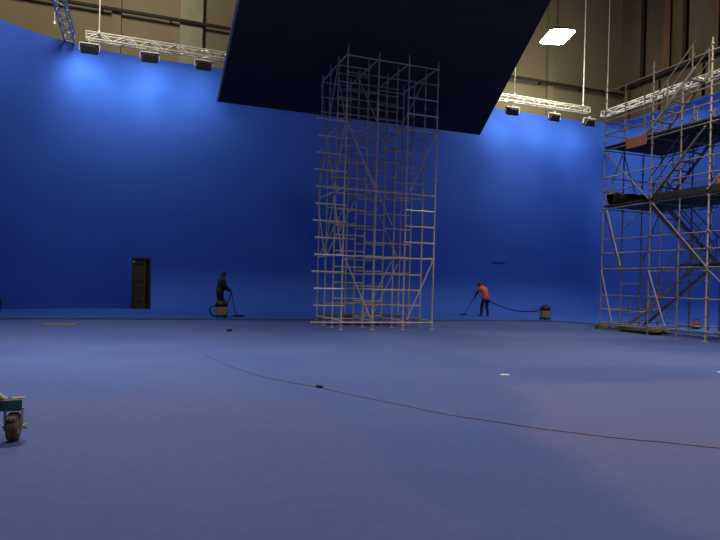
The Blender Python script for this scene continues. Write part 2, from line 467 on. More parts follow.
# ------------------------------------------------------------------ ceiling lamp
def bay_lamp(label, x, y, z, w, l):
    t = thing('ceiling_lamp', label, 'lamp', (x, y, z))
    def slab(z0, z1, k, top):
        bm = B(); ring = []
        c = .18
        for x, y in ((w/2-c, -l/2), (w/2, -l/2+c), (w/2, l/2-c), (w/2-c, l/2), (-w/2+c, l/2), (-w/2, l/2-c), (-w/2, -l/2+c), (-w/2+c, -l/2)):
            ring.append((bm.verts.new((x*k, y*k, z0)), bm.verts.new((x*k*top, y*k*top, z1))))
        for i in range(8):
            a_, b_ = ring[i], ring[(i+1) % 8]; bm.faces.new((a_[0], b_[0], b_[1], a_[1]))
        bm.faces.new([r[0] for r in ring][::-1]); bm.faces.new([r[1] for r in ring])
        return bm
    obj('diffuser', slab(0, .03, .97, 1), M['lamp'], t)
    obj('housing', slab(.031, .22, 1.0, .75), M['housing'], t)
    bm = B(); tube(bm, (0,0,.2), (0,0,HALL-z), .02); obj('suspension_rod', bm, M['beam'], t)
    return t
bay_lamp('bright ceiling lamp glowing in the dark roof at the upper right', 19.58, 25.4, 14.25, 1.3, 1.85)
lamp_ = [o for o in bpy.data.objects if o.name == 'ceiling_lamp'][0]; lamp_.rotation_euler = (0, 0, math.radians(-17))

def over(x, y, z, energy, size=1.6, col=(1.0, .86, .60), spread=85):
    ld = bpy.data.lights.new('unseen_hall_light', 'AREA'); ld.shape = 'SQUARE'; ld.size = size
    ld.energy = energy; ld.color = col; ld.spread = math.radians(spread)
    lo = bpy.data.objects.new('unseen_hall_light', ld); COL.objects.link(lo); lo.location = (x, y, z)
HP = 900
WARM = (1.0, .88, .70)
for x, y, k in ((-1.5, 12, .50), (20.5, 12, .55), (4, -4.5, .75), (9.6, 3.5, .36), (20.5, 3, .30), (12.6, 11, .55)):  # unseen overhead lights; the one behind the camera is added to brighten the tower
    over(x, y, 14.4, HP*k, col=WARM, spread=170 if y < 0 else 120 if x in (12.6, 9.6) else 85)  # spread widened where the light is to reach the tower
def bulb(x, y, z, energy):
    ld = bpy.data.lights.new('bay_bulb', 'POINT'); ld.energy = energy; ld.color = WARM; ld.shadow_soft_size = .9
    lo = bpy.data.objects.new('bay_bulb', ld); COL.objects.link(lo); lo.location = (x, y, z)
WP = 1500
bulb(-1.9, 22.8, 14.4, WP*.95); bulb(20.2, 25.2, 13.2, WP*.40)

# ------------------------------------------------------------------ hanging panel
pn = thing('hanging_panel', 'huge dark navy panel hanging flat overhead above the central scaffold tower', 'panel', (8.0, 18, 8.95))
poly = [(2.02, 12.0), (9.37, 12.0), (15.55, 25.95), (2.85, 25.95)]
bm = B()
lo_ = [bm.verts.new((x-8, y-18, 0)) for x, y in poly]; hi_ = [bm.verts.new((x-8, y-18, .28)) for x, y in poly]
bm.faces.new(lo_[::-1]); bm.faces.new(hi_)
for i in range(4): bm.faces.new((lo_[i], lo_[(i+1) % 4], hi_[(i+1) % 4], hi_[i]))
obj('board', bm, M['panel'], pn)
bm = B(); p, q = lo_ and (poly[0], poly[3])
tube(bm, (p[0]-8-.045, p[1]-18, -.0), (q[0]-8-.045, q[1]-18, -.0), .032, 8); obj('edge_tube', bm, M['trim'], pn)
for x, y in ((-5.4, -5.5), (-4.5, 6.5), (1, -5.5), (5.5, 6.5), (0, 6.5)):
    bm = B(); tube(bm, (x, y, .28), (x, y, HALL-8.95), .015, 6); obj('suspension_cable', bm, M['beam'], pn)

# ------------------------------------------------------------------ scaffold helpers
class Scaffold:
    LIM = 98
    def __init__(s, root): s.root = root; s.count = {}; s.rest = {}
    def bar(s, kind, a, b, m, r=.022):
        c = s.count.get(kind, 0)
        if c >= s.LIM:
            s.rest.setdefault((kind), []).append((a, b, r)); return
        s.count[kind] = c+1
        bm = B(); a = Vector(a); b = Vector(b); mid = (a+b)/2
        tube(bm, a-mid, b-mid, r, 8)
        # wedge heads at both ends
        d = (b-a).normalized()
        for e, sg in ((a, 1), (b, -1)):
            tube(bm, e-mid, e-mid+d*sg*.07, r*1.45, 8)
        obj(kind, bm, M[m], s.root, mid)
    def finish(s):
        for kind, lst in s.rest.items():
            bm = B()
            for a, b, r in lst: tube(bm, a, b, r, 6)
            o = obj(kind, bm, M['steel_dark'], s.root); o['kind'] = 'stuff'
    def post(s, x, y, z1, m, z0=0.0, step=.5, zc=.225):
        bm = B(); tube(bm, (0,0,.14), (0,0,z1-z0), .0241, 10)
        z = zc
        while z < z1-z0-.05:
            lathe(bm, [(.026, z-.012), (.052, z-.010), (.052, z+.010), (.026, z+.012)], 10); z += step
        tube(bm, (0,0,z1-z0), (0,0,z1-z0+.10), .018, 8)
        p = obj('post', bm, M[m], s.root, (x, y, z0))
        bm = B(); box(bm, (-.075,-.075,0), (.075,.075,.012)); tube(bm, (0,0,.012), (0,0,.2), .018, 8)
        tube(bm, (-.07,0,.135), (.07,0,.135), .012, 6); tube(bm, (0,-.07,.135), (0,.07,.135), .012, 6)
        obj('base_jack', bm, M[m], p)

# ------------------------------------------------------------------ central tower
tw = thing('scaffold_tower', 'tall free-standing steel scaffold tower in the middle of the floor, under the hanging panel', 'scaffold', (5.80, 17.55, 0))
S = Scaffold(tw)
BX, BY, ZK = 1.037, .915, .515
zk = lambda k: .225+k*ZK
for j in range(4):
    for i in range(4):
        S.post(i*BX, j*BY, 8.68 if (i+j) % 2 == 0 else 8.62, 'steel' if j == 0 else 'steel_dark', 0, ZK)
# front plane first: it shows largest
def lad(i, j, k0, k1, m, dz=0.0):
    for k in range(k0, k1+1):
        S.bar('ledger', (i*BX+.02, j*BY, zk(k)+dz), ((i+1)*BX-.02, j*BY, zk(k)+dz), m)
for k in range(13):
    over_b = BX*(2 if k in (0, 4, 8) else 1)
    S.bar('ledger', (-BX+(.12 if k % 3 else .05), -.045, zk(k)), (over_b-BX+.05, -.045, zk(k)), 'steel' if k not in (2, 4) else 'bright')
for k in (0, 4, 8, 12, 14, 15, 16): S.bar('ledger', (.02, 0, zk(k)), (BX-.02, 0, zk(k)), 'rust_warm' if k in (12, 14, 15) else 'steel')
for k in (0, 2, 4, 8, 12, 15, 16): S.bar('ledger', (BX+.02, 0, zk(k)), (2*BX-.02, 0, zk(k)), 'rust_warm' if k in (15, 12) else 'steel')
for k in (0, 4, 5, 6, 7, 8, 12, 13, 14, 15, 16): S.bar('ledger', (2*BX+.02, 0, zk(k)), (3*BX-.02, 0, zk(k)), 'rust_warm' if k == 15 else ('bright' if k in (7, 14, 13) else 'steel'))
for k in (0, 8):
    S.bar('diagonal_brace', (.05, -.05, zk(k+4)-.08), (BX-.08, -.05, zk(k)+.12), 'steel')
    S.bar('diagonal_brace', (3*BX-.05, -.05, zk(k+4)-.05), (2*BX+.12, -.05, zk(k)+.1), 'steel')
# inner and rear planes
lad(0, 1, 6, 16, 'steel_dark'); lad(1, 1, 1, 5, 'steel_dark'); lad(1, 1, 10, 15, 'rust_warm')
lad(2, 1, 8, 11, 'steel_dark'); lad(2, 1, 1, 3, 'steel')
lad(0, 1, 11, 15, 'rust_warm', .25); lad(1, 1, 11, 14, 'rust_warm', .27); lad(0, 1, 1, 5, 'steel_dark', .2); lad(1, 2, 0, 4, 'steel_dark', .1); lad(0, 2, 5, 10, 'steel_dark', .15); lad(1, 3, 6, 12, 'steel_dark', .2)
lad(0, 2, 0, 3, 'steel_dark'); lad(1, 2, 5, 12, 'steel_dark'); lad(2, 2, 3, 8, 'steel_dark', .06)
lad(1, 3, 0, 4, 'steel_dark'); lad(2, 3, 9, 16, 'steel_dark'); lad(0, 3, 9, 16, 'steel_dark')
for i in range(4):
    for k in (0, 4, 8, 12, 16):
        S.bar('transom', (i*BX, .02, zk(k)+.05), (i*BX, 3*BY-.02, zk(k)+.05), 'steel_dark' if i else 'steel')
for j in range(3):
    a, b_ = (j, j+1)
    for q, k in enumerate((4, 8, 12)):
        s0, s1 = (a, b_) if (q+j) % 2 == 0 else (b_, a)
        S.bar('diagonal_brace', (-.05, s0*BY, zk(k)+.1), (-.05, s1*BY, zk(k+4)-.1), 'steel_dark', .02)
for (i, j, k, s) in ((1,1,0,1), (0,2,4,1), (1,2,12,0), (2,2,8,1), (1,3,8,0), (2,3,4,0), (0,3,4,1), (1,1,6,0), (2,1,12,1), (2,3,0,1)):
    x0, x1 = (i*BX+.05, (i+1)*BX-.05) if s else ((i+1)*BX-.05, i*BX+.05)
    S.bar('diagonal_brace', (x0, j*BY+.05, zk(k)+.1), (x1, j*BY+.05, zk(k+4)-.1), 'steel_dark', .02)
S.finish()
for q in range(3):
    bm = B(); box(bm, (.05, 2*BY+.03+q*.29, .30), (3*BX-.1, 2*BY+.30+q*.29, .34)); obj('deck_board', bm, M['plank'], tw)

# ------------------------------------------------------------------ large right-hand scaffold
rs = thing('access_scaffold', 'wide steel scaffold with dark decks and stairs at the right edge of the stage', 'scaffold', (15.66, 17.46, 0))
S = Scaffold(rs)
XS = (0, .9, 1.8, 2.7); YS = (0, -2.16, -4.32, -6.48)
LV = (2.25, 4.41, 6.54); TOP = 8.9
for y in YS:
    for x in XS:
        if y != 0 and x == .9: continue
        S.post(x, y, TOP if (x == 0 or y == 0) else 7.7, 'steel' if x == 0 and y < -4 else 'steel_dim', 0, .5, .3)
S.post(0, -3.3, 7.6, 'steel_dim', 0, .5, .3); S.post(1.8, -3.3, 7.6, 'steel_dim', 0, .5, .3)
def rl(a, b, m='steel_dark', kind='ledger', r=.021): S.bar(kind, a, b, m, r)
for (y0, y1) in zip(YS, YS[1:]):                       # long side, facing the floor
    for z in (.28, 1.25 if y0 else .75, 2.20, 2.75, 3.25, 4.36, 5.0, 5.5, 6.49, 7.05, 7.55, 8.6):
        rl((0, y0-.02, z), (0, y1+.02, z), 'bright' if z in (7.55, 5.5) and y0 == 0 else 'steel_dim')
for x0, x1 in zip(XS, XS[1:]):                         # end face
    for z in (.28, .75, 1.25, 2.20, 4.36, 5.0, 5.5, 6.49, 7.05, 7.55):
        rl((x0+.02, 0, z), (x1-.02, 0, z), 'bright' if (x0 == .9 and z in (5.0, 1.25)) else 'steel_dim')
rl((.92, 0, 1.7), (1.78, 0, 1.7))
for (y0, y1) in zip(YS, YS[1:]):
    for z in (.28, 2.20, 4.36, 6.49, 7.5, 5.4):
        rl((2.7, y0-.02, z), (2.7, y1+.02, z), 'steel_dim', 'ledger')
for y in YS[1:]:
    for z in (.28, 2.20, 4.36, 6.49):
        rl((.02, y, z), (2.68, y, z), 'steel_dim', 'transom')
# braces
def br(a, b, m='steel_dark', r=.021): S.bar('diagonal_brace', a, b, m, r)
br((-.05, -.05, 2.15), (-.05, -.62, .32)); br((-.05, -.25, 4.3), (-.05, -.95, 2.3))
br((-.05, -2.2, 2.1), (-.05, -2.9, .35)); br((-.05, -4.35, 2.2), (-.05, -2.3, 4.3), 'steel_dim'); br((-.05, -.1, 6.4), (-.05, -2.1, 4.5), 'steel_dim')
br((-.05, -2.2, 4.5), (-.05, -4.2, 6.4), 'steel_dim'); br((-.05, -4.3, 4.5), (-.05, -6.4, 6.4)); br((-.05, -4.3, 2.2), (-.05, -6.4, .4), 'steel_dim')
br((.05, .05, 4.5), (.85, .05, 6.4), 'steel_dim'); br((1.75, .05, 4.5), (.95, .05, 6.4), 'steel_dim'); br((1.85, .05, 2.3), (2.65, .05, 4.3), 'steel_dim')
br((.95, .05, 3.7), (1.75, .05, 4.35)); br((.85, .05, 2.3), (.1, .05, 4.3), 'steel_dim'); br((2.65, .05, .4), (1.85, .05, 2.2), 'steel_dim')
br((2.75, -.1, .4), (2.75, -2.1, 2.1), 'steel_dim'); br((2.75, -2.2, 4.3), (2.75, -.1, 2.3), 'steel_dim'); br((2.75, -2.2, 4.5), (2.75, -4.2, 6.4), 'steel_dim')
br((2.75, -2.2, 2.3), (2.75, -4.2, 4.3), 'steel_dim')
S.finish()
# decks
def deck(z, x0, x1, y0, y1, m='deck'):
    nb = max(1, round((x1-x0)/.3)); w = (x1-x0)/nb
    for q in range(nb):
        bm = B(); box(bm, (x0+q*w+.006, y1, z-.03+.012*(q % 2)), (x0+(q+1)*w-.006, y0, z+.025+.012*(q % 2))); bevel(bm, .006, 1)
        obj('deck_board', bm, M[m], rs)
deck(6.60, -.02, 2.72, .02, -6.4); deck(4.47, -.02, 2.72, .02, -6.4); deck(2.31, .3, 2.6, -3.05, -6.4)
bm = B(); box(bm, (-.04, -1.95, 6.33), (-.025, -1.05, 6.66)); obj('toe_board', bm, M['ply'], rs)['label'] = 'brown plywood toe board'
bm = B(); box(bm, (-.04, -6.3, 4.40), (-.025, -2.3, 4.62)); obj('toe_board', bm, M['deck'], rs)
# stairs: four flights in the second bay
def flight(y0, z0, y1, z1, x0=.98, x1=1.72):
    f = bpy.data.objects.new('stair_flight', None); COL.objects.link(f); f.parent = rs
    for x in (x0, x1):
        bm = B(); d = V(0, y1-y0, z1-z0); q = d.to_track_quat('Y', 'Z').to_matrix()
        box(bm, (-.02, -d.length/2, -.05), (.02, d.length/2, .05), rot=q, origin=(x, (y0+y1)/2, (z0+z1)/2)); obj('stringer', bm, M['steel_dim'], f)
        bm = B(); tube(bm, (x, y0, z0+.85), (x, y1, z1+.85), .02); tube(bm, (x, y0, z0+.45), (x, y1, z1+.45), .016)
        for t in (.05, .5, .95):
            tube(bm, (x, y0+(y1-y0)*t, z0+(z1-z0)*t), (x, y0+(y1-y0)*t, z0+(z1-z0)*t+.85), .018)
        obj('handrail', bm, M['steel_dim'], f)
    ns = max(3, round((z1-z0)/.27))
    for k in range(1, ns):
        t = k/ns; y = y0+(y1-y0)*t; z = z0+(z1-z0)*t
        bm = B(); box(bm, (x0+.02, y-.06, z-.012), (x1-.02, y+.06, z+.012)); obj('tread', bm, M['steel_dim'], f)
flight(-.25, .12, -3.1, 2.3); flight(-3.3, 2.35, -1.2, 4.45, .98, 1.72); flight(-1.1, 4.5, -3.1, 6.55); flight(-1.2, 6.65, -3.3, 8.5, .5, 1.2)

# things on and under the right scaffold
bm = B()
for k in range(26):
    pass
r = bmesh.ops.create_grid(bm, x_segments=36, y_segments=12, size=.5)
rnd = random.Random(3)
for v in bm.verts:
    u, w = v.co.x+.5, v.co.y+.5
    a = w*2*PI
    rad = .21+.035*math.sin(u*19+3*a)+.03*math.sin(u*7+a*2)+rnd.uniform(-.012, .012)
    taper = min(1, min(u, 1-u)*14+.7)
    v.co = V(u*1.95, max(-.2, min(.2, math.cos(a)*rad*1.25))*taper, .22+max(-.22, min(.21, math.sin(a)*rad*1.25))*taper)
    if v.co.z < .0: v.co.z = 0
bmesh.ops.remove_doubles(bm, verts=list(bm.verts), dist=.002)
o = obj('tarpaulin_bundle', bm, M['tarp'], None, (15.70, 17.18, 4.512), smooth=True); tag(o, 'black rolled tarpaulin bundle on the left end of the middle scaffold deck', 'tarpaulin')

bm = B(); box(bm, (-.22,-.16,0), (.22,.16,.22)); bevel(bm, .02, 2)
t = thing('toolbox', 'yellow toolbox on the lowest deck of the right-hand scaffold, at the picture edge', 'toolbox', (16.3, 12.9, 2.35))
obj('body', bm, M['yellow'], t)
bm = B(); sweep(bm, catmull([(-.1,0,.21), (-.09,0,.27), (.09,0,.27), (.1,0,.21)], 5), .012); obj('handle', bm, M['black'], t)
t = thing('crate', 'brown plywood crate on the middle deck of the right-hand scaffold, at the picture edge', 'crate', (16.0, 12.62, 4.51))
bm = B(); box(bm, (-.3,-.3,0), (.3,.3,.03))
for s in (-1, 1): box(bm, (s*.285-.015,-.3,.03), (s*.285+.015,.3,.36)); box(bm, (-.27, s*.285-.015,.03), (.27, s*.285+.015,.36))
obj('body', bm, M['ply'], t)
bm = B()
for s in (-1, 1):
    for zz in (.06, .28): box(bm, (-.31, s*.31-.01, zz), (.31, s*.31+.01, zz+.06))
obj('batten', bm, M['plank'], t)

labs = ['pale timber plank, topmost of the stack under the right-hand scaffold', 'timber plank second from top of the stack under the right-hand scaffold',
        'timber plank, lowest of the stack under the right-hand scaffold, left one', 'timber plank at the bottom of the stack under the right-hand scaffold, right one']
for q, (dx, z, dy, rz, m) in enumerate(((.14, .155, -.15, .05, 'pale_plank'), (.12, .105, 0, -.03, 'pale_plank'), (-.02, .055, .1, .02, 'plank'), (.30, .055, -.1, -.01, 'plank'))):
    bm = B(); box(bm, (-.14, -1.0, 0), (.14, 1.0, .045)); bevel(bm, .005, 1)
    o = obj('plank', bm, M[m], None, (16.05+dx, 16.15+dy, z)); o.rotation_euler = (0, 0, rz)
    tag(o, labs[q], 'plank', 'planks stacked under the right-hand scaffold')
for q, y in enumerate((15.5, 16.7)):
    bm = B(); box(bm, (-.28, -.04, 0), (.34, .04, .052)); o = obj('timber_bearer', bm, M['plank'], None, (16.15, y, .001))
    tag(o, ('short timber bearer under the near end of the plank stack', 'short timber bearer under the far end of the plank stack')[q], 'timber', 'bearers under the planks')
bm = B()
pts = []
for k in range(150):
    a = k/150*2*PI*5; rr = .24+.05*math.sin(k*.9)
    pts.append((rr*math.cos(a), rr*math.sin(a), .02+.034*(a/(2*PI))+.01*math.sin(k*.37)))
sweep(bm, pts, .017, 6); o = obj('cable_coil', bm, M['yellow'], None, (16.1, 17.82, .0), smooth=True)
tag(o, 'dull yellow cable coil on the floor by the left foot of the right-hand scaffold', 'cable')
t = thing('kit_bag', 'small dull red bag on the floor behind the right-hand scaffold', 'bag', (20.0, 17.2, STRIP_H))
bm = B(); ball(bm, (0,0,.14), (.30,.17,.15)); 
for v in bm.verts: v.co.z = max(v.co.z, 0)
obj('body', bm, M['redbag'], t, smooth=True)
bm = B(); sweep(bm, catmull([(-.13,-.02,.26), (-.08,-.02,.36), (.08,-.02,.36), (.13,-.02,.26)], 5), .014); obj('handle', bm, M['black'], t)

# ------------------------------------------------------------------ floor cord and scraps
pts = [(-.2, 13.6), (1.16, 11.7), (1.51, 9.72), (1.92, 8.57), (2.32, 7.88), (3.07, 6.29), (3.74, 5.3), (4.41, 4.61), (5.09, 4.09), (5.6, 3.8), (6.6, 3.4)]
pts = pts[1:]
t = thing('floor_cord', 'thin red-brown cord lying across the blue floor from the middle to the right edge', 'cord', (2.32, 7.88, 0))
cp = catmull([(x-2.32, y-7.88, .005) for x, y in pts], 10)
cp = [p+V(.015*math.sin(i*.7), .012*math.cos(i*.5), 0) for i, p in enumerate(cp)]
bm = B(); sweep(bm, cp, .0042, 8); obj('cord', bm, M['cord'], t, smooth=True)
bm = B(); tube(bm, (-.03, .05, .018), (.03, -.05, .018), .016, 12); tube(bm, (-.012, .02, .02), (.012, -.02, .02), .02, 12)
obj('connector', bm, M['black'], t)['label'] = 'black plug connector'
def scrap(name, label, loc, pts, m, th=.004, cat='paper'):
    bm = B(); lo_ = [bm.verts.new((x, y, 0)) for x, y in pts]; N = len(pts)
    hi_ = [bm.verts.new((x, y, th+.006*random.random())) for x, y in pts]
    bm.faces.new(lo_[::-1]); bm.faces.new(hi_)
    for i in range(N): bm.faces.new((lo_[i], lo_[(i+1) % N], hi_[(i+1) % N], hi_[i]))
    tag(obj(name, bm, M[m], None, loc), label, cat)
scrap('paper_scrap', 'white paper scrap on the bare floor right of centre', (5.6, 8.37, 0), [(-.07,-.03), (.03,-.07), (.09,0), (.02,.07), (-.06,.05)], 'paper', .02)
scrap('paper_scrap', 'white paper scrap on the floor at the right picture edge', (9.82, 7.92, 0), [(-.06,-.04), (.05,-.06), (.09,.03), (-.02,.07)], 'paper', .02)
scrap('cardboard_sheet', 'flat brownish cardboard sheet on the floor near the left wall', (-2.2, 19.45, 0), [(-.45,-.35), (.4,-.5), (.5,.2), (.1,.45), (-.5,.3)], 'card', .012, 'cardboard')
bm = B(); ball(bm, (0,0,.04), (.09,.06,.04), 10, 8); o = obj('rag', bm, M['hose'], None, (2.34, 17.07, 0), smooth=True)
tag(o, 'small dark rag dropped on the floor in front of the worker in dark clothes', 'rag')
t = thing('waste_bin', 'dark grey bin by the left wall at the picture edge', 'bin', (-4.46, 22.3, STRIP_H))
bm = B(); lathe(bm, [(.13, 0), (.17, .02), (.2, .5), (.21, .52), (.2, .54)], 18); obj('body', bm, M['black'], t, smooth=False)
bm = B(); lathe(bm, [(.215, .541), (.215, .6), (.15, .68), (.03, .7)], 18); obj('lid', bm, M['greybin'], t)

# ------------------------------------------------------------------ trolley corner at the left
t = thing('outrigger_base', 'teal wheeled outrigger base with a worn castor at the left picture edge', 'trolley', (-1.01, 5.895, 0), math.radians(9.5))
t.rotation_euler = (0, 0, math.radians(9.5))
R_ = .122
def castor(x, y, rz):
    e = bpy.data.objects.new('castor', None); COL.objects.link(e); e.parent = t; e.location = (x, y, 0); e.rotation_euler = (0,0,rz)
    bm = B(); lathe(bm, [(.07, -.040), (R_-.015, -.045), (R_, -.030), (R_, .030), (R_-.015, .045), (.07, .040)], 28, 'X', (0,0,R_)); obj('tyre', bm, M['tyre'], e, smooth=False)
    bm = B(); lathe(bm, [(.02, -.05), (.068, -.043), (.068, .043), (.02, .05)], 20, 'X', (0,0,R_)); tube(bm, (-.085,0,R_), (.10,0,R_), .014, 10)
    lathe(bm, [(.026, .085), (.026, .105)], 6, 'X', (0,0,R_)); obj('axle', bm, M['zinc'], e)
    bm = B()
    for s in (-1, 1): box(bm, (s*.066-.006, -.035, R_-.03), (s*.066+.006, .035, R_*2+.03))
    box(bm, (-.072, -.05, R_*2+.018), (.072, .05, R_*2+.03)); tube(bm, (0,0,R_*2+.03), (0,0,R_*2+.09), .03, 12); obj('fork', bm, M['zinc'], e)
    bm = B(); box(bm, (-.03, -.14, R_*2-.035), (.03, -.06, R_*2-.015)); box(bm, (-.012, -.10, R_*1.35), (.012, -.085, R_*2-.02)); obj('brake_pedal', bm, M['zinc'], e)
castor(0, 0, math.radians(-9)); castor(-.95, -.5, .4); castor(-.95, .5, -.3)
HZ = .30
bm = B()
v = box(bm, (-.10, -.07, HZ-.03), (.06, .07, HZ+.065)); bevel(bm, .012, 2); obj('corner_bracket', bm, M['teal'], t)
bm = B(); d = V(-.8, 0, 0); box(bm, (-.85, -.045, HZ-.035), (-.09, .045, HZ+.055)); bevel(bm, .008, 1); obj('outrigger_leg', bm, M['teal'], t)
for s in (-1, 1):
    bm = B(); q = (V(-.95, s*.5, 0)-V(-.80, 0, 0)).to_track_quat('X', 'Z').to_matrix(); box(bm, (-.30,-.045,-.04), (.30,.045,.04), rot=q, origin=(-.88, s*.27, HZ+.005)); obj('outrigger_leg', bm, M['teal'], t)
bm = B(); tube(bm, (-.06, -.02, HZ+.06), (-.78, -.02, HZ+.62), .022, 10); obj('brace_tube', bm, M['cream'], t)
bm = B(); box(bm, (-.87, -.06, HZ+.04), (-.75, .06, 1.5)); bevel(bm, .01, 1); obj('mast', bm, M['teal'], t)
bm = B(); box(bm, (-.02, -.04, HZ+.066), (.085, .04, HZ+.072)); obj('top_plate', bm, M['zinc'], t)

# ------------------------------------------------------------------ vacuum cleaners
def vacuum(loc, rz, label, hose, wand, head, sc=1.0):
    t = thing('vacuum_cleaner', label, 'vacuum cleaner', loc, rz)
    bm = B(); lathe(bm, [(.17, .09), (.215, .11), (.225, .36), (.215, .40), (.19, .41)], 22); obj('tank', bm, M['yellow'], t)
    bm = B(); lathe(bm, [(.225, .405), (.232, .43), (.225, .52), (.17, .60), (.08, .62)], 22)
    sweep(bm, catmull([(-.13,0,.57), (-.11,0,.635), (.11,0,.635), (.13,0,.57)], 6), .02, 8); obj('motor_head', bm, M['black'], t)
    bm = B(); lathe(bm, [(.21, .055), (.25, .06), (.25, .085), (.19, .095)], 22); obj('base_ring', bm, M['black'], t)
    for k in range(4):
        a = PI/4+k*PI/2
        bm = B(); lathe(bm, [(.02,-.018), (.045,-.016), (.045,.016), (.02,.018)], 12, 'X', (.2*math.cos(a), .2*math.sin(a), .045)); obj('wheel', bm, M['black'], t)
    for s in (-1, 1):
        bm = B(); box(bm, (s*.222-.015, -.03, .36), (s*.222+.015, .03, .46)); obj('latch', bm, M['zinc'], t)
    bm = B(); sweep(bm, catmull(hose, 8), .026, 8); h = obj('hose', bm, M['hose'], t, smooth=True)
    bm = B(); sweep(bm, wand, .013, 8); obj('wand', bm, M['hose'], t)
    bm = B(); hx, hy, hz, ha = head
    v = box(bm, (-.20, -.07, 0), (.20, .07, .06), rot=Matrix.Rotation(ha, 3, 'Z'), origin=(hx, hy, .035+hz)); bevel(bm, .012, 1); obj('floor_nozzle', bm, M['black'], t)
    return t

# ------------------------------------------------------------------ people
def skin_mesh(chains, levels=1):
    """chains: list of [(point, radius), ...]; first point of the first chain is the root; shared points join"""
    verts, rad, edges, idx = [], [], [], {}
    for ch in chains:
        prev = None
        for p, r in ch:
            key = tuple(round(c, 4) for c in p)
            if key not in idx: idx[key] = len(verts); verts.append(p); rad.append(r)
            i = idx[key]
            if prev is not None and prev != i: edges.append((prev, i))
            prev = i
    me = bpy.data.meshes.new('tmp'); me.from_pydata(verts, edges, [])
    o = bpy.data.objects.new('tmp', me); COL.objects.link(o)
    md = o.modifiers.new('s', 'SKIN'); md.use_smooth_shade = True; md.branch_smoothing = .3
    for i, sv in enumerate(me.skin_vertices[0].data):
        r = rad[i]; sv.radius = (r, r) if not isinstance(r, tuple) else r
        sv.use_root = (i == 0)
    sb = o.modifiers.new('u', 'SUBSURF'); sb.levels = levels; sb.render_levels = levels
    dg = bpy.context.evaluated_depsgraph_get()
    ev = o.evaluated_get(dg); m2 = bpy.data.meshes.new_from_object(ev)
    bm = B(); bm.from_mesh(m2)
    bpy.data.objects.remove(o); bpy.data.meshes.remove(me); bpy.data.meshes.remove(m2)
    return bm

def lerp(a, b, t): return Vector(a)*(1-t)+Vector(b)*t

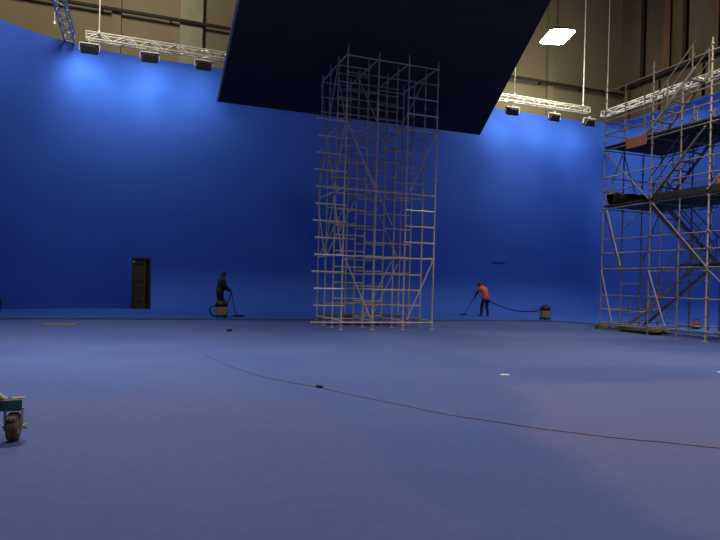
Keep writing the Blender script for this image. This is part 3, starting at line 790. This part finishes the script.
def person(loc, rz, label, J, top_m, top_sleeve, trouser_m, shoe_m, cap=False):
    """J: joints in local metres; the figure faces local +y"""
    t = thing('person', label, 'person', loc, rz)
    g = {k: Vector(v) for k, v in J.items()}
    tp = lambda v: tuple(v)
    up = (g['head']-g['neck']).normalized()
    pel, wst, chs, nek = g['pelvis'], lerp(g['pelvis'], g['neck'], .33), lerp(g['pelvis'], g['neck'], .72), g['neck']
    ch = [[(tp(pel), .105), (tp(wst), .115), (tp(chs), .14), (tp(nek), .058), (tp(lerp(g['neck'], g['head'], .45)), .052)]]
    for s in 'lr':
        sh, el, wr = g['sh'+s], g['el'+s], g['wr'+s]
        pa = wr+(wr-el).normalized()*.085
        ch.append([(tp(chs), .14), (tp(sh), .062), (tp(lerp(sh, el, .5)), .048), (tp(el), .040), (tp(lerp(el, wr, .35)), .041), (tp(wr), .027), (tp(pa), .032)])
        hp, kn, an = g['hip'+s], g['kn'+s], g['an'+s]
        ch.append([(tp(pel), .105), (tp(hp), .085), (tp(lerp(hp, kn, .5)), .074), (tp(kn), .054), (tp(lerp(kn, an, .35)), .055), (tp(an), .036)])
    for k_ in 'lr':
        an, f = g['an'+k_], g['ft'+k_].normalized()
        ch.append([(tp(an), .036), (tp(V(an.x, an.y, an.z-.045)+f*.06), .034), (tp(V(an.x, an.y, an.z-.052)+f*.13), .026)])
    bm = skin_mesh(ch, 2)
    bmesh.ops.recalc_face_normals(bm, faces=list(bm.faces)); bm.normal_update()
    bones = [('torso', pel, chs), ('chest', chs, lerp(chs, nek, .75)), ('neck', lerp(chs, nek, .8), g['head'])]
    for k_ in 'lr':
        bones += [('upper_arm', g['sh'+k_], g['el'+k_]), ('forearm', g['el'+k_], g['wr'+k_]), ('hand', g['wr'+k_], g['wr'+k_]+(g['wr'+k_]-g['el'+k_]).normalized()*.1),
                  ('thigh', g['hip'+k_], g['kn'+k_]), ('shin', g['kn'+k_], g['an'+k_]), ('foot', V(g['an'+k_].x, g['an'+k_].y, .05), V(g['an'+k_].x, g['an'+k_].y, .03)+g['ft'+k_].normalized()*.13)]
    def near(p):
        best = None
        for nm, a_, b_ in bones:
            d = b_-a_; t_ = max(0, min(1, (p-a_).dot(d)/d.length_squared)); q_ = (p-(a_+d*t_)).length
            if nm in ('torso', 'chest'): q_ -= .085
            elif nm == 'thigh': q_ -= .045
            elif nm == 'neck': q_ -= .02
            if best is None or q_ < best[0]: best = (q_, nm, t_)
        return best
    def shell(keep, off):
        sb_ = bm.copy(); sb_.normal_update()
        kill = []
        for f_ in sb_.faces:
            _, nm, t_ = near(f_.calc_center_median())
            if not keep(nm, t_): kill.append(f_)
        nrm = {v: v.normal.copy() for v in sb_.verts}
        for v in sb_.verts: v.co += nrm[v]*off
        bmesh.ops.delete(sb_, geom=kill, context='FACES')
        return sb_
    long_ = top_sleeve == 'long'
    top_bm = shell(lambda n_, t_: n_ in ('torso', 'chest') or (n_ == 'thigh' and t_ < .1) or n_ == 'upper_arm' and (long_ or t_ < .45) or (long_ and n_ == 'forearm'), .034 if long_ else .026)
    tro_bm = shell(lambda n_, t_: n_ in ('thigh', 'shin') or (n_ == 'torso' and t_ < .22), .018)
    slv_bm = None if long_ else shell(lambda n_, t_: n_ in ('upper_arm', 'forearm'), .012)
    # head with face
    fw = g['face'].normalized(); rt = fw.cross(up).normalized(); fw = up.cross(rt).normalized()
    Rm = Matrix((rt, fw, up)).transposed()
    hc = g['head']+up*.05
    hb = B()
    vs = ball(hb, (0,0,0), (.074, .094, .112), 18, 14)
    for v in vs:
        if v.co.z < -.02: v.co.x *= 1+(v.co.z+.02)*2.6; v.co.y = v.co.y*.96+.008
    ball(hb, (0, .098, -.012), (.013, .018, .022), 8, 6)                       # nose
    for s in (-1, 1):
        ball(hb, (s*.076, -.005, -.005), (.010, .020, .030), 8, 6)             # ears
        ball(hb, (s*.028, .083, .016), (.012, .010, .008), 8, 6)               # eyes
    ball(hb, (0, .086, -.052), (.024, .010, .007), 8, 6)                       # mouth
    for v in hb.verts: v.co = hc+Rm @ v.co
    tmp = bpy.data.meshes.new('h'); hb.to_mesh(tmp); hb.free(); bm.from_mesh(tmp); bpy.data.meshes.remove(tmp)
    # hands: four fingers and a thumb curled round what is held
    for s, sg in (('l', -1), ('r', 1)):
        d = (g['wr'+s]-g['el'+s]).normalized(); sd = d.cross(V(0,0,1)).normalized(); nn = sd.cross(d)
        pa = g['wr'+s]+d*.085
        for q, ln in enumerate((.062, .072, .068, .054)):
            b0 = pa+sd*(-.027+q*.018)+d*.01
            p1 = b0+d*ln*.5-nn*.006; p2 = p1+d*ln*.22-nn*ln*.35; p3 = p2-nn*ln*.32-d*ln*.12
            sweep(bm, [b0-d*.02, b0, p1, p2, p3], [.0095, .0095, .009, .0085, .007], 6)
        b0 = g['wr'+s]+d*.035-sd*.026*sg
        sweep(bm, [b0, b0+d*.03-sd*.022*sg-nn*.012, b0+d*.055-sd*.022*sg-nn*.03], [.011, .010, .008], 6)
    obj('body', bm, M['skin'], t, smooth=True)
    # hair / cap
    hb = B(); vs = ball(hb, (0, -.008, .014), (.083, .098, .112), 18, 14)
    bmesh.ops.delete(hb, geom=[v for v in hb.verts if (v.co.z < .0 and v.co.y > -.045) or v.co.z < -.06 or (v.co.y > .062 and v.co.z < .055)], context='VERTS')
    if cap:
        pass
    for v in hb.verts: v.co = hc+Rm @ v.co
    hr = obj('hair', hb, M['hair'], t, smooth=True)
    obj('jacket' if long_ else 'vest', top_bm, top_m, t, smooth=True)
    if slv_bm: obj('shirt_sleeves', slv_bm, M['navy'], t, smooth=True)
    obj('trousers', tro_bm, trouser_m, t, smooth=True)
    for s in 'lr':
        an = g['an'+s]; f = g['ft'+s].normalized(); sd = f.cross(V(0,0,1))
        hb = B(); vs = ball(hb, (0,0,0), (.056, .142, .062), 14, 10)
        for v in vs:
            if v.co.y > 0: v.co.z *= 1-.35*v.co.y/.138
            v.co.z = max(v.co.z, -.042)
        Rf = Matrix((sd, f, V(0,0,1))).transposed()
        for v in hb.verts: v.co = Rf @ v.co + V(an.x, an.y, 0)+f*.055+V(0,0,an.z-.046)
        obj('shoe', hb, shoe_m, t, smooth=True)
    return t

# worker in orange, seen from behind, stooping over the vacuum wand to the left
JO = dict(pelvis=(0, -.02, .90), neck=(-.05, .26, 1.36), head=(-.09, .36, 1.43), face=(-.35, 1, -.75),
          shl=(-.23, .22, 1.31), ell=(-.30, .34, 1.06), wrl=(-.27, .50, .92),
          shr=(.14, .22, 1.31), elr=(.24, .22, 1.04), wrr=(.12, .42, .93),
          hipl=(-.10, -.02, .86), knl=(-.15, .10, .48), anl=(-.20, .06, .088),
          hipr=(.10, -.02, .86), knr=(.09, .06, .47), anr=(.08, -.08, .088), ftl=(-.3, 1, 0), ftr=(.1, 1, 0))
A1 = math.radians(2)
P1 = (15.3, 24.6, STRIP_H)
person(P1, A1, 'person in orange top and dark trousers, stooping with a vacuum wand by the back wall', JO, M['orange'], 'short', M['navy'], M['shoe'])
def w2l(p, loc, rz):
    v = Vector(p)-Vector(loc); return Matrix.Rotation(-rz, 3, 'Z') @ v
def l2w(p, loc, rz): return Vector(loc)+Matrix.Rotation(rz, 3, 'Z') @ Vector(p)
VL = (16.93, 22.3, STRIP_H); VR = 0
hand1 = l2w((-.27, .60, .87), P1, A1); hand2 = l2w((.10, .52, .88), P1, A1)
noz = Vector((14.62, 25.55, STRIP_H))
hose = [(-.2, .05, .45), (-.45, .3, .35), tuple(lerp((-.45,.3,.30), w2l(hand2, VL, VR), .35)+V(0,0,-.15)), tuple(lerp((-.45,.3,.3), w2l(hand2, VL, VR), .75)+V(.05,0,-.12)), tuple(w2l(hand2+V(.10,-.02,.02), VL, VR)), tuple(w2l(hand2, VL, VR))]
wand = [tuple(w2l(hand2, VL, VR)), tuple(w2l(hand1, VL, VR)), tuple(w2l(noz+V(.05,-.12,.12), VL, VR)), tuple(w2l(noz+V(.02,-.04,.05), VL, VR))]
nl = w2l(noz, VL, VR)
vacuum(VL, VR, 'yellow and black vacuum cleaner standing on the seam, right of the worker in orange', hose, wand, (nl.x, nl.y, 0, .4))

# worker in dark clothes behind the second vacuum, turned to the right
JD = dict(pelvis=(0, 0, .93), neck=(0, .06, 1.44), head=(0, .10, 1.53), face=(0, 1, -.35),
          shl=(-.19, .05, 1.39), ell=(-.24, .12, 1.12), wrl=(-.10, .34, 1.02),
          shr=(.19, .05, 1.39), elr=(.25, .10, 1.12), wrr=(.14, .34, .98),
          hipl=(-.09, 0, .89), knl=(-.11, .05, .49), anl=(-.12, .0, .088),
          hipr=(.09, 0, .89), knr=(.10, .06, .49), anr=(.12, .06, .088), ftl=(-.15, 1, 0), ftr=(.2, 1, 0))
A2 = math.radians(-75)
P2 = (2.80, 23.2, STRIP_H)
person(P2, A2, 'person in dark clothes standing behind a vacuum cleaner, left of the tower', JD, M['jacket'], 'long', M['navy'], M['darkshoe'])
VL = (2.78, 22.45, STRIP_H)
h1 = l2w((-.06, .42, .97), P2, A2); h2 = l2w((.12, .42, .93), P2, A2)
noz = Vector((3.5, 23.0, STRIP_H))
hose = [(-.2, -.02, .42), (-.36, -.02, .42), (-.42, -.02, .25), (-.34, .0, .1), (-.2, .3, .06), (.15, .45, .3), tuple(w2l(h2+V(-.08,-.05,-.25), VL, 0)), tuple(w2l(h2, VL, 0))]
wand = [tuple(w2l(h1, VL, 0)), tuple(w2l(h2, VL, 0)), tuple(w2l(noz+V(-.12, .03, .12), VL, 0)), tuple(w2l(noz+V(-.03, 0, .05), VL, 0))]
nl = w2l(noz, VL, 0)
vacuum(VL, 0, 'yellow and black vacuum cleaner in front of the worker in dark clothes', hose, wand, (nl.x, nl.y, 0, .2))

# ------------------------------------------------------------------ world, camera, view
w = bpy.data.worlds.new('dim_hall'); C.world = w; w.use_nodes = True
bg = w.node_tree.nodes['Background']; bg.inputs['Color'].default_value = (.9, .82, .7, 1); bg.inputs['Strength'].default_value = .02

cam = bpy.data.cameras.new('camera'); co = bpy.data.objects.new('camera', cam); COL.objects.link(co); C.camera = co
cam.sensor_fit = 'HORIZONTAL'; cam.sensor_width = 36; cam.lens = 30; cam.clip_end = 200; cam.clip_start = .05
yaw, pitch, roll = math.radians(-20), 0.0, math.atan(.027)
fwd = V(-math.sin(yaw)*math.cos(pitch), math.cos(yaw)*math.cos(pitch), math.sin(pitch))
q = fwd.to_track_quat('-Z', 'Y')
co.rotation_mode = 'QUATERNION'
co.rotation_quaternion = Quaternion(fwd, -roll) @ q
co.location = (0, 0, 1.44); cam.shift_y = 13.5/720

C.view_settings.view_transform = 'Standard'; C.view_settings.look = 'None'
C.view_settings.exposure = 0.0; C.view_settings.gamma = 1.0
try: C.view_settings.use_curve_mapping = False
except Exception: pass
C.cycles.max_bounces = 8; C.cycles.diffuse_bounces = 5
C.cycles.sample_clamp_indirect = 6
